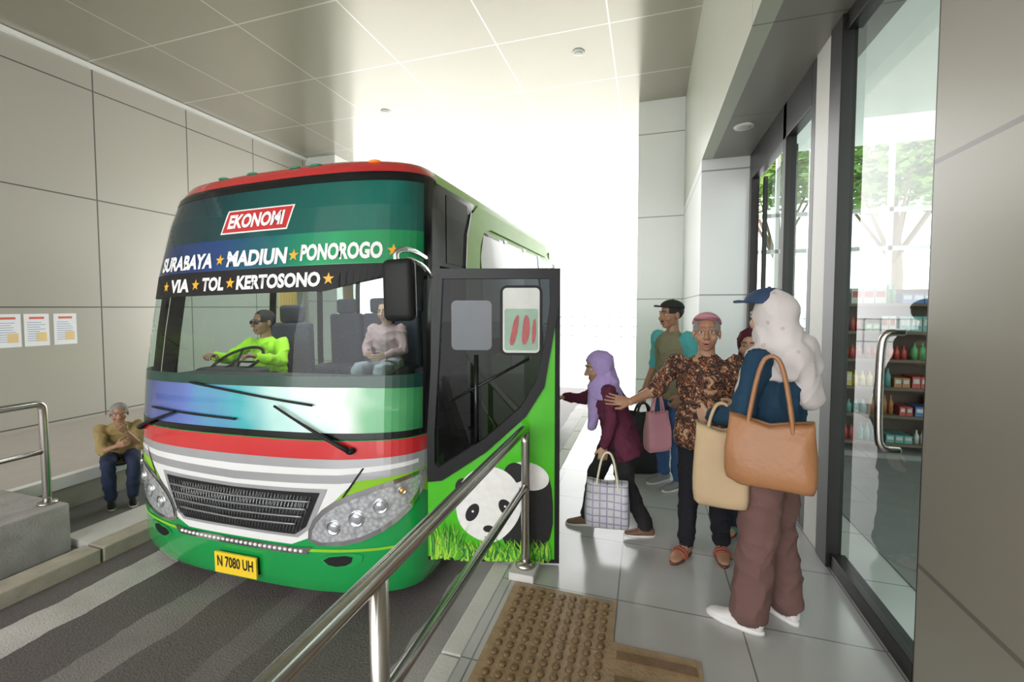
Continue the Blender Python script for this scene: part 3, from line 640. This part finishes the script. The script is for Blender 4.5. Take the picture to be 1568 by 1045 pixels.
# ================================================================= PEOPLE
SK=[mat('skin_tan',(.36,.19,.115),.5,var=.1,scale=15),mat('skin_light',(.50,.30,.20),.5,var=.08,scale=15)]
HAIRM=mat('hair_black',(.012,.01,.01),.5,var=.4,scale=60,bump=.8,bscale=200); HAIRG=mat('hair_grey',(.30,.29,.28),.6,var=.4,scale=60,bump=.8,bscale=200)
EYEW=mat('eye_white',(.75,.72,.68),.2); EYEB=mat('eye_iris',(.02,.012,.008),.1); LIP=mat('lips',(.36,.13,.10),.45); LIPD=mat('mouth_dark',(.08,.02,.02),.5)
SOLE=mat('shoe_sole',(.75,.74,.72),.6)
def head_bm(Mx,st):
    out=bmesh.new(); raw=bmesh.new(); e=lambda c,r,mi=1,**k: ell(raw,c,r,mi,**k)
    e((0,-.016,.03),(.075,.094,.083)); e((0,.018,-.028),(.062,.068,.085)); e((0,.044,-.090),(.032,.034,.025)); e((0,.0,-.06),(.055,.06,.05))
    capsule(raw,(0,.082,.010),(0,.104,-.032),.009,.0135,1); 
    for s in (-1,1):
        e((s*.012,.094,-.037),(.010,.011,.008)); e((s*.038,.050,-.03),(.027,.030,.028)); capsule(raw,(s*.012,.078,.024),(s*.045,.066,.022),.011,.010,1)
        if not st.get('hijab'): e((s*.077,-.012,-.008),(.009,.019,.032))
    op=st.get('mouth',0)
    capsule(raw,(-.019,.079,-.064),(.019,.079,-.064),.0055,.0055,2); capsule(raw,(-.016,.080,-.076-op),(.016,.080,-.076-op),.007,.007,2)
    hb=remesh(raw,.0042,2); append(out,hb)
    if op: ell(out,(0,.079,-.070-op*.5),(.015,.010,.004+op*.5),8)
    for s in (-1,1):
        ell(out,(s*.030,.067,.002),(.0155,.0155,.0085),5,n=14,k=9); ell(out,(s*.030,.0795,.002),(.0065,.004,.0065),6,n=10,k=7)
        capsule(out,(s*.015,.082,.0105),(s*.045,.074,.0085),.0042,.0042,1,8); capsule(out,(s*.014,.092,.028),(s*.048,.076,.028),.0042,.003,7,8)
    hs=st.get('hair')
    if hs:
        hb=bmesh.new(); ell(hb,(0,-.021,.034),(.0815,.097,.0875),3,n=36,k=26)
        dl=[f for f in hb.faces if (lambda p:(p.y>.052-.3*max(0,p.z-.075) and p.z<.082) or (p.y>-.005 and p.z<.012) or p.z<(-.045 if hs!='long' else -.05))(f.calc_center_median())]
        bmesh.ops.delete(hb,geom=dl,context='FACES')
        for v in hb.verts: v.co*=1+.02*noise.noise(v.co*60)
        append(out,hb)
        if hs=='long': 
            ell(out,(0,-.055,-.07),(.075,.05,.12),3)
    if st.get('mustache'): capsule(out,(-.02,.087,-.055),(.02,.087,-.055),.005,.005,3,8)
    if st.get('cap') is not None:
        cb=bmesh.new(); rings=[]; zb=.052
        for i in range(9):
            t=math.radians(i*10.8); rings.append(((0,-.018,zb+.070*math.sin(t)),(.087*math.cos(t),0,0),(0,.106*math.cos(t),0)))
        loft(cb,rings,4,28); bt=[]
        for i in range(13):
            a=math.radians(20+i*140/12); bt.append((.075*math.cos(a)*1.05,.07+.085*math.sin(a)*.9))
        top=[cb.verts.new((x,y,zb+.012-.25*abs(x)**1.3)) for x,y in bt]+[cb.verts.new((-.07,.045,zb+.006)),cb.verts.new((.07,.045,zb+.006))]
        r=cb.faces.new(top); r.material_index=4
        ex_=bmesh.ops.extrude_face_region(cb,geom=[r]); 
        for v in ex_['geom']:
            if isinstance(v,bmesh.types.BMVert): v.co.z-=.006
        ell(cb,(0,-.018,zb+.071),(.008,.008,.004),4,n=8,k=5)
        if st.get('captilt'): bmesh.ops.transform(cb,matrix=Matrix.Translation((0,-.05,.05))@Matrix.Rotation(math.radians(st['captilt']),4,'X')@Matrix.Translation((0,.05,-.05)),verts=cb.verts)
        if st.get('capscale'): 
            cs=st['capscale']; bmesh.ops.scale(cb,vec=(cs,cs,1.05),verts=cb.verts)
            for v in cb.verts: v.co+=V(st.get('capoff',(0,0,0)))
        append(out,cb)
    if st.get('glasses'):
        for s in (-1,1):
            b=bmesh.new(); ell(b,(s*.032,.090,.002),(.027,.008,.019),8,n=16,k=9); append(out,b); tube(out,[(s*.056,.086,.006),(s*.078,.02,.006),(s*.08,-.01,.0)],.003,8,6)
        tube(out,[(-.012,.097,.006),(.012,.097,.006)],.003,8,6)
    bmesh.ops.transform(out,matrix=Mx,verts=out.verts); return out
def hand_bm(W_,d,n,side,curl=.5,hold=False,thumb=1):
    raw=bmesh.new(); W_=V(W_); d=V(d).normalized(); n=(V(n)-d*V(n).dot(d)).normalized(); s=d.cross(n)*side
    loft(raw,[(W_-d*.015,s*.024,n*.019),(W_+d*.01,s*.028,n*.017),(W_+d*.05,s*.038,n*.016),(W_+d*.082,s*.038,n*.0135),(W_+d*.09,s*.034,n*.010)],1,16)
    capsule(raw,W_+d*.02+s*.022,W_+d*.045+s*.034,.016,.013,1)
    for o,L,r in ((.030,.070,.0085),(.010,.080,.0088),(-.011,.074,.0084),(-.030,.057,.0075)):
        p=W_+d*.082+s*o; ang=curl*.5; dd=(d+s*o*(5 if curl<.4 else .6)).normalized()
        for kk,fr in enumerate((.45,.32,.23)):
            dv=dd*math.cos(ang)+n*math.sin(ang); q=p+dv*L*fr; capsule(raw,p,q,r*(1-.1*kk),r*(.92-.1*kk),1,10); p=q; ang+=curl*(1.0 if kk==0 else .8)
    p=W_+d*.025+s*.030; dv=(d*.75+s*.65*thumb+n*.3*curl).normalized(); q=p+dv*.04; capsule(raw,p,q,.0125,.0105,1,10); dv=(d*.95+s*.2*thumb+n*.6*curl).normalized(); capsule(raw,q,q+dv*.032,.010,.0078,1,10)
    return remesh(raw,.0036,1)
BASE=dict(pel=(0,0,.90),wai=(0,.0,1.02),che=(0,.005,1.18),nec=(0,-.01,1.31),hed=(0,.025,1.465),
 shR=(.165,0,1.275),elR=(.205,-.02,1.02),wrR=(.21,.07,.80),hiR=(.085,0,.86),knR=(.09,.02,.46),anR=(.09,-.01,.085),toR=(.0,1,0),
 shL=(-.165,0,1.275),elL=(-.205,-.02,1.02),wrL=(-.21,.07,.80),hiL=(-.085,0,.86),knL=(-.09,.02,.46),anL=(-.09,-.01,.085),toL=(.0,1,0))
def human(name,loc,facing,s,J,st,parent=None):
    j={k:V(v) for k,v in BASE.items()}; j.update({k:V(v) for k,v in J.items()})
    yaw=math.atan2(-facing[0],facing[1]); Mb=Matrix.Translation(loc)@Matrix.Rotation(yaw,4,'Z')@Matrix.Scale(s,4)
    raw=bmesh.new(); fat=st.get('fat',1); leg=st.get('leg',(.088,.064,.056))
    side_s=(j['shR']-j['shL']).normalized(); side_h=(j['hiR']-j['hiL']).normalized()
    def ring(c,sd,tan,rx,ry): 
        f=tan.cross(sd).normalized(); return (c,sd*rx,f*ry)
    sp1=(j['wai']-j['pel']).normalized(); sp2=(j['che']-j['wai']).normalized(); sp3=(j['nec']-j['che']).normalized()
    sl=st.get('shirt_len',.10); hemw=st.get('hem',1.0)
    rs=[ring(j['pel']-sp1*sl,side_h,sp1,.172*fat*hemw,.125*fat*hemw),ring(j['pel'],side_h,sp1,.165*fat,.12*fat),ring(j['wai'],(side_h+side_s).normalized(),sp1,.150*fat,.112*fat),ring(j['che'],side_s,sp2,.168*fat,.12*fat),ring(j['che']+(j['nec']-j['che'])*.5,side_s,sp3,.165,.098),ring(j['che']+(j['nec']-j['che'])*.85,side_s,sp3,.115,.072),ring(j['nec']+sp3*.01,side_s,sp3,.058,.056)]
    loft(raw,rs,0,20)
    ell(raw,j['pel']-V((0,0,.03)),(.15*fat,.11*fat,.10),9)
    capsule(raw,j['nec']-sp3*.03,j['hed']+V((0,-.02,-.06)),.052,.050,1)
    slv=st.get('sleeve','long'); ar=st.get('arm',(.060,.050,.040))
    for k in 'RL':
        sh,el_,wr=j['sh'+k],j['el'+k],j['wr'+k]
        capsule(raw,sh,el_,ar[0],ar[1],13 if st.get('vest') else 0)
        if slv=='long': capsule(raw,el_,el_+(wr-el_)*.93,ar[1],ar[2],13 if st.get('vest') else 0); capsule(raw,el_,wr,.03,.026,1)
        else:
            capsule(raw,el_,wr,.038,.026,1)
            if slv=='short': 
                capsule(raw,sh+(el_-sh)*.9,el_+(wr-el_)*.05,.056,.054,13 if st.get('vest') else 0)
        hi,kn,an=j['hi'+k],j['kn'+k],j['an'+k]
        capsule(raw,hi,kn,leg[0],leg[1],9); capsule(raw,kn,an+(kn-an)*.06,leg[1],leg[2],9); capsule(raw,kn,an,.035,.032,1)
        t=j['to'+k].normalized(); up=V((0,0,1)); sd=t.cross(up).normalized(); a0=an+V((0,0,-.085))
        sm_=10 if st.get('shoe','shoe')=='shoe' else 1
        loft(raw,[(a0-t*.065+up*.04,sd*.02,up*.02),(a0-t*.055+up*.045,sd*.032,up*.034),(a0+up*.05,sd*.037,up*.045),(a0+t*.06+up*.036,sd*.040,up*.034),(a0+t*.12+up*.028,sd*.043,up*.022),(a0+t*.165+up*.024,sd*.034,up*.016),(a0+t*.18+up*.022,sd*.015,up*.008)],sm_,16)
    body=remesh(raw,.0105,3,{0:.010,9:.008,13:.008,10:.001})
    for k in 'RL':
        an=j['an'+k]; t=j['to'+k].normalized(); up=V((0,0,1)); sd=t.cross(up).normalized(); a0=an+V((0,0,-.085))
        vs=[]
        for i in range(20):
            a=2*math.pi*i/20; wl=.042 if math.cos(a)>0 else .036
            vs.append(a0+t*(.058+.128*math.cos(a))+sd*wl*math.sin(a)*(1 if abs(math.cos(a))<.9 else .9))
        lo=[body.verts.new(v+up*.001) for v in vs]; hi_=[body.verts.new(v+up*.02) for v in vs]
        for i in range(20):
            f=body.faces.new((lo[i],lo[(i+1)%20],hi_[(i+1)%20],hi_[i])); f.material_index=11
        f=body.faces.new(hi_); f.material_index=11; f=body.faces.new(lo[::-1]); f.material_index=11
        if st.get('shoe','shoe')!='shoe':
            tube(body,[a0+t*.07+sd*(.047*math.cos(x))+up*(.02+.05*math.sin(x)) for x in [math.pi*i/10 for i in range(11)]],.010,10,6)
            tube(body,[a0+t*.09+sd*(.046*math.cos(x))+up*(.02+.042*math.sin(x)) for x in [math.pi*i/10 for i in range(11)]],.008,10,6)
    hy_,hp,hr=st.get('head',(0,0,0)); HM=Matrix.Translation(j['hed'])@Matrix.Rotation(math.radians(hy_),4,'Z')@Matrix.Rotation(math.radians(hp),4,'X')@Matrix.Rotation(math.radians(hr),4,'Y')@Matrix.Scale(st.get('hs',1.0),4)
    append(body,head_bm(HM,st))
    for k,sg in (('R',1),('L',-1)):
        hd=st.get('hand'+k,{}); wr=j['wr'+k]; d=V(hd.get('d',(wr-j['el'+k]))); n=V(hd.get('n',(-sg,0,0)))
        append(body,hand_bm(wr,d,n,hd.get('side',sg)*hd.get('flip',1),hd.get('curl',.5)))
    if st.get('hijab'):
        raw=bmesh.new(); ell(raw,(0,-.022,.022),(.090,.108,.106),12,HM,24,15); ell(raw,(0,.006,-.075),(.074,.080,.06),12,HM)
        hb=HM@V((0,-.015,-.08)); nk=j['nec']; capsule(raw,hb,nk+V((0,0,.02)),.080,.088,12); capsule(raw,HM@V((0,-.05,-.03)),nk+V((0,-.03,0)),.075,.09,12)
        dr=st['hijab']; dw=st.get('drapew',1)
        loft(raw,[(nk+sp3*.06,side_s*.085,V((0,.085,0))),(nk+sp3*.02,side_s*.12*dw,V((0,.10,0))),(nk-sp3*.02,side_s*.165*dw,V((0,.118,0))),(nk-sp3*.07,side_s*.20*dw,V((0,.135,0))),(nk-sp3*(.07+dr)*.6,side_s*.21*dw,V((0,.145,0))),(nk-sp3*dr,side_s*.20*dw,V((0,.145,0)))],12,24)
        for tail in st.get('tails',[]):
            capsule(raw,tail[0],tail[1],tail[2],tail[3],12,16,tail[4] if len(tail)>4 else 1)
        hj=remesh(raw,.0085,st.get('hsm',9),{12:.0085},2.2); HI=HM.inverted()
        for v in hj.verts:
            p=HI@v.co
            e=(p.x/.060)**2+((p.z+.020)/.088)**2
            if p.y>0 and e<1:
                p.y=min(p.y,.02+.035*e**3); v.co=HM@p
        append(body,hj)
    if st.get('collar'):
        for sg in (-1,1):
            f=j['nec']; vs=[f+V((sg*.055,-.01,.02)),f+V((sg*.035,.05,.012)),f+V((sg*.02,.085,-.05)),f+V((sg*.075,.065,-.03)),f+V((sg*.085,.0,-.005))]
            fc=body.faces.new([body.verts.new(v) for v in vs]); fc.material_index=0
    hm_=st.get('hairm',HAIRM)
    ms=[st['shirt'],st.get('skin',SK[0]),LIP,hm_,st.get('cap') or M['black'],EYEW,EYEB,hm_,M['gloss'] if st.get('glasses') else LIPD,st['pants'],st.get('shoem',M['black']),st.get('sole',SOLE),st.get('hijabm',M['white']),st.get('vest') or st['shirt']]
    o=obj(name,body,ms,parent,True,Mb); return o,Mb
def cloth(name,col,var=.12,**k): return mat(name,col,.85,var=var,scale=k.get('scale',9),bump=.35,bscale=k.get('bs',120),spec=.2)
def batik():
    m,nt,b=newmat('batik_cloth'); tc=nd(nt,'ShaderNodeTexCoord'); v=nd(nt,'ShaderNodeTexVoronoi'); v.inputs['Scale'].default_value=20; nt.links.new(tc.outputs['Object'],v.inputs['Vector'])
    w_=nd(nt,'ShaderNodeTexNoise'); w_.inputs['Scale'].default_value=16; w_.inputs['Detail'].default_value=1.5; w_.inputs['Distortion'].default_value=1.5; nt.links.new(tc.outputs['Object'],w_.inputs['Vector'])
    r=nd(nt,'ShaderNodeValToRGB'); r.color_ramp.interpolation='CONSTANT'; nt.links.new(w_.outputs['Fac'],r.inputs[0]); e=r.color_ramp.elements; e[0].color=(.018,.011,.01,1); e[1].position=.54; e[1].color=(.40,.15,.06,1); x=e.new(.58); x.color=(.02,.012,.01,1); x=e.new(.63); x.color=(.42,.26,.15,1); x=e.new(.40); x.color=(.30,.10,.04,1); x=e.new(.43); x.color=(.018,.011,.01,1)
    f=math_(nt,'LESS_THAN',v.outputs['Distance'],.16); c=mixc(nt,f,r.outputs[0],(.45,.27,.16)); nt.links.new(c,b.inputs['Base Color']); b.inputs['Roughness'].default_value=.8; return m
def flower():
    m,nt,b=newmat('floral_cloth'); tc=nd(nt,'ShaderNodeTexCoord'); v=nd(nt,'ShaderNodeTexVoronoi'); v.inputs['Scale'].default_value=14; nt.links.new(tc.outputs['Object'],v.inputs['Vector'])
    f=math_(nt,'LESS_THAN',v.outputs['Distance'],.16); c=mixc(nt,f,(.66,.61,.60),(.56,.46,.46)); nt.links.new(c,b.inputs['Base Color']); b.inputs['Roughness'].default_value=.8; return m
human('woman_white_headscarf',(.60,2.37,0),(-.80,.60),1.045,dict(anR=(.12,-.02,.085),anL=(-.10,.05,.085),knR=(.10,.02,.46),toR=(.25,1,0),toL=(-.25,1,0),
   elR=(.24,.02,1.03),wrR=(.14,.22,.98),elL=(-.225,.04,1.04),wrL=(-.13,.24,.98)),
   dict(shirt=cloth('navy_knit',(.02,.055,.10)),pants=cloth('mauve_trousers',(.17,.095,.085)),shoem=mat('sneaker_white',(.75,.73,.72),.6),hijab=.12,drapew=.84,hijabm=flower(),cap=mat('cap_navy',(.03,.06,.13),.8),capscale=1.06,capoff=(0,.035,.008),captilt=4,leg=(.100,.082,.082),shirt_len=.16,fat=1.0,arm=(.056,.047,.038),head=(-18,-2,0),handR=dict(curl=.9),handL=dict(curl=.9),skin=SK[1],
   tails=[((.04,-.07,1.32),(.12,-.10,1.10),.085,.05),((-.02,-.07,1.30),(.03,-.12,1.11),.08,.06),((0,.08,1.26),(-.02,.13,1.12),.06,.045)]))
human('man_batik_shirt',(.36,2.93,0),(-.22,-.97),.97,dict(elR=(.29,.12,1.09),wrR=(.42,.24,1.02),shR=(.17,.02,1.27),anR=(.10,.03,.085),anL=(-.10,-.10,.085),toR=(.35,1,0),toL=(-.2,1,0),elL=(-.21,.0,1.02),wrL=(-.18,.16,.84)),
   dict(shirt=batik(),pants=cloth('black_trousers',(.015,.015,.02)),shoe='sandal',shoem=mat('sandal_strap',(.30,.07,.04),.6),sole=mat('sandal_sole',(.12,.05,.03),.7),sleeve='short',hair='short',hairm=HAIRG,cap=mat('cap_pink',(.55,.25,.30),.8),captilt=14,head=(6,4,0),mouth=.006,collar=1,fat=1.08,shirt_len=.16,hem=1.06,
   handR=dict(n=(.1,.75,.65),curl=.12,d=(.9,.2,.05),flip=-1),handL=dict(curl=.9)))
human('man_khaki_vest',(.22,4.05,0),(-.75,-.66),1.035,dict(elL=(-.23,-.03,1.03),wrL=(-.20,.10,.82),elR=(.22,-.02,1.02),wrR=(.20,.12,.80)),
   dict(shirt=cloth('khaki_vest',(.22,.21,.13)),vest=cloth('teal_sleeve',(.10,.42,.42)),pants=cloth('blue_jeans',(.06,.13,.28)),shoem=mat('shoe_grey',(.25,.25,.26),.6),hair='short',cap=mat('cap_black',(.015,.015,.015),.8),captilt=6,head=(-8,-2,0),mustache=1,sleeve='short',collar=1,shirt_len=.14,handR=dict(curl=1.1),handL=dict(curl=1.1)))
human('woman_maroon_headscarf',(.68,3.30,0),(-.45,-.9),.90,dict(),dict(shirt=cloth('dark_tunic',(.05,.03,.05)),pants=cloth('dark_skirt',(.03,.03,.04)),shoe='sandal',shoem=mat('sandal_teal',(.05,.25,.22),.6),sole=mat('sandal_sole_red',(.25,.05,.04),.7),hijab=.22,hijabm=cloth('maroon_scarf',(.09,.018,.03)),leg=(.10,.09,.09),shirt_len=.3,head=(10,0,0),skin=SK[1]))
human('woman_lavender_headscarf',(-.22,3.07,0),(-.96,-.16),.825,dict(pel=(0,-.06,.88),wai=(0,-.02,1.0),che=(0,.03,1.15),nec=(0,.06,1.27),hed=(0,.12,1.41),
   shR=(.155,.04,1.235),shL=(-.155,.04,1.235),hiR=(.085,-.06,.85),hiL=(-.085,-.06,.85),
   elL=(-.19,.02,.99),wrL=(-.20,.08,.79),elR=(.18,.22,1.10),wrR=(.13,.40,1.12),knR=(.09,.12,.47),anR=(.09,.20,.085),knL=(-.09,-.10,.47),anL=(-.09,-.28,.11)),
   dict(shirt=cloth('maroon_jacket',(.11,.025,.05)),pants=cloth('charcoal_trousers',(.03,.028,.03)),shoem=mat('shoe_brown',(.18,.09,.06),.6),hijab=.12,drapew=.85,hijabm=cloth('lavender_scarf',(.45,.34,.66)),hs=1.12,leg=(.10,.075,.06),fat=1.15,shirt_len=.2,hem=1.05,skin=SK[1],head=(14,-12,0),handR=dict(curl=.6,n=(0,0,-1)),handL=dict(curl=1.3,d=(0,.1,-1)),
   tails=[((-.02,.13,1.28),(-.06,.17,.92),.075,.04),((.03,.12,1.26),(.02,.15,.98),.07,.035)]))
human('man_sitting_khaki_shirt',(-5.27,3.10,-.36),(.86,-.50),.88,dict(pel=(0,.0,.44),wai=(0,.05,.56),che=(0,.13,.72),nec=(0,.20,.85),hed=(0,.27,.99),
   shR=(.165,.17,.81),shL=(-.165,.17,.81),hiR=(.09,.02,.44),hiL=(-.09,.02,.44),knR=(.11,.44,.46),knL=(-.11,.42,.45),anR=(.09,.46,.085),anL=(-.09,.50,.085),
   elL=(-.17,.36,.60),wrL=(-.05,.44,.80),elR=(.15,.36,.60),wrR=(.03,.46,.66)),
   dict(shirt=cloth('khaki_shirt',(.34,.25,.11)),pants=cloth('navy_trousers',(.03,.04,.08)),shoem=M['black'],hair='short',hairm=HAIRG,sleeve='short',head=(0,-4,0),collar=1,shirt_len=.04,handL=dict(curl=1.0,n=(.5,-1,0)),handR=dict(curl=1.0,n=(-.5,-1,0))))
hiv=mat('hi_vis_shirt',(.45,.90,.03),.7,var=.08,bump=.3)
human('bus_driver',(-.80,1.10,.0),(0.05,-1),1.0,dict(pel=(0,.0,.90),wai=(0,.0,1.02),che=(0,.03,1.17),nec=(0,.05,1.30),hed=(0,.08,1.455),shR=(.175,.05,1.255),shL=(-.175,.05,1.255),
   hiR=(.09,.02,.90),hiL=(-.09,.02,.90),knR=(.12,.42,.92),knL=(-.12,.42,.92),anR=(.12,.45,.56),anL=(-.12,.45,.56),elR=(.30,.18,1.12),wrR=(.24,.38,1.17),elL=(-.29,.18,1.10),wrL=(-.20,.36,1.16)),
   dict(shirt=hiv,pants=cloth('driver_trousers',(.03,.03,.04)),hair='short',glasses=1,collar=1,sleeve='long',head=(-14,0,0),skin=SK[0],handR=dict(curl=1.1,n=(0,0,-1)),handL=dict(curl=1.1,n=(0,0,-1))),bus)
human('bus_passenger',(.08,1.75,.48),(.1,-1),.97,dict(pel=(0,.0,.50),wai=(0,.0,.62),che=(0,.02,.80),nec=(0,.02,.94),hed=(0,.05,1.09),shR=(.16,.02,.90),shL=(-.16,.02,.90),
   hiR=(.09,.02,.5),hiL=(-.09,.02,.5),knR=(.12,.42,.52),knL=(-.12,.42,.52),anR=(.12,.45,.12),anL=(-.12,.45,.12),elR=(.22,.08,.68),wrR=(.10,.26,.66),elL=(-.22,.08,.68),wrL=(-.10,.28,.64)),
   dict(shirt=cloth('pale_blouse',(.42,.30,.32)),pants=cloth('grey_trousers',(.3,.35,.4)),hair='long',head=(0,-5,0),skin=SK[1]),bus)
seatmesh('guide_seat',.08,1.77,.84,sm,.44)
def bag(name,loc,yaw,w,h,d,m,hl,hr=.008,hm=None,slump=.1):
    bm=bmesh.new(); n=28
    def sr(c,a,b): return [V((math.copysign(abs(math.cos(t))**.45,math.cos(t))*a,math.copysign(abs(math.sin(t))**.45,math.sin(t))*b,c)) for t in [2*math.pi*i/n for i in range(n)]]
    L=[sr(0,w*.40,d*.36),sr(.012*h/.3,w*.47,d*.46),sr(h*.15,w*.495,d*.52),sr(h*.3,w*.50,d*.53),sr(h*.48,w*.495,d*.47),sr(h*.65,w*.48,d*.40),sr(h*.8,w*.465,d*.30),sr(h*.92,w*.46,d*.22),sr(h,w*.455,d*.18)]
    L+= [sr(h*.97,w*.44,d*.15),sr(h*.5,w*.44,d*.3)]
    VV=[[bm.verts.new(p+V((0,.030*noise.noise(V((p.x*12+1,p.y*3,p.z*9+3))),-slump*h*(1-abs(p.x/w*2))*max(0,p.z/h-.6)))+V((0,0,.012*noise.noise(p*9)))) for p in r] for r in L]
    for a,b in zip(VV,VV[1:]):
        for i in range(n): f=bm.faces.new((a[i],a[(i+1)%n],b[(i+1)%n],b[i]))
    bm.faces.new(VV[0][::-1])
    for sg in (-1,1):
        yy=sg*d*.2; pts=smoothpts([(-w*.24,yy,h*.72),(-w*.23,yy,h*.98),(-w*.12,yy*.4,h+hl*.85),(0,0,h+hl),(w*.12,yy*.4,h+hl*.85),(w*.23,yy,h*.98),(w*.24,yy,h*.72)],2); tube(bm,pts,hr,1,8)
    bmesh.ops.recalc_face_normals(bm,faces=bm.faces)
    return obj(name,bm,[m,hm or m],None,True,Matrix.Translation(loc)@Matrix.Rotation(yaw,4,'Z'))
tan=mat('tan_leather',(.38,.175,.075),.45,var=.12,bump=.3,bscale=40); cream=mat('canvas_cream',(.52,.38,.23),.8,var=.1,bump=.3)
bag('handbag',(.515,2.10,.81),-.30,.35,.30,.13,tan,.27,.009,None,.3)
bag('tote_bag',(.355,2.29,.62),-.2,.25,.40,.12,cream,.10,.008,None,.2)
plaid=gridmat('woven_plastic',(.50,.50,.52),(.25,.22,.35),[(0,.045,0),(2,.045,0)],.008,.35,0,.2,20)
bag('shopping_bag',(-.23,2.86,.15),.05,.29,.30,.14,plaid,.19,.007,mat('bag_handle_cream',(.75,.7,.5),.6))
bag('handbag',(.10,3.86,.36),.5,.22,.34,.12,mat('bag_pink',(.75,.35,.42),.6),.16)
bag('figure_stand_in_bag',(-.02,4.35,.0),.3,.30,.58,.26,mat('bag_black',(.02,.02,.022),.6),.08,.012)  # bag shape standing in for a partly hidden figure in black
# ================================================================= LIGHT & CAMERA
def area(nm,loc,sx,sy,p,par=None,col=(1,1,1)):
    l=D.lights.new(nm,'AREA'); l.shape='RECTANGLE'; l.size=sx; l.size_y=sy; l.energy=p; l.color=col; o=D.objects.new(nm,l); o.location=loc; C.collection.objects.link(o)
    if par: o.parent=par
    return o
area('cabin_fill',(-.2,1.2,2.38),1.2,.5,20,bus)  # fill light added to brighten the driver, no fixture behind it
area('shop_fill',(3.0,4.5,SZ-.05),2.5,2.5,60)  # added fill that lifts the shop interior, not a modelled lamp
w=D.worlds.new('World'); C.scene.world=w; w.use_nodes=True; nt=w.node_tree; bg=nt.nodes['Background']
bg.inputs[0].default_value=(1.0,1.0,1.0,1); bg.inputs[1].default_value=5.0
cam=D.cameras.new('camera'); co=D.objects.new('camera',cam); C.collection.objects.link(co); C.scene.camera=co
cam.lens=680/1600*36; cam.sensor_width=36; cam.clip_start=.03; cam.clip_end=300
yaw=math.atan(210/680); pitch=math.radians(2.5)
co.location=(0,0,1.58); co.rotation_euler=(math.pi/2-pitch,0,yaw)
cam.shift_y=-(53-680*math.tan(pitch))/1600
C.scene.view_settings.view_transform='Standard'; C.scene.view_settings.look='None'; C.scene.view_settings.exposure=0.0
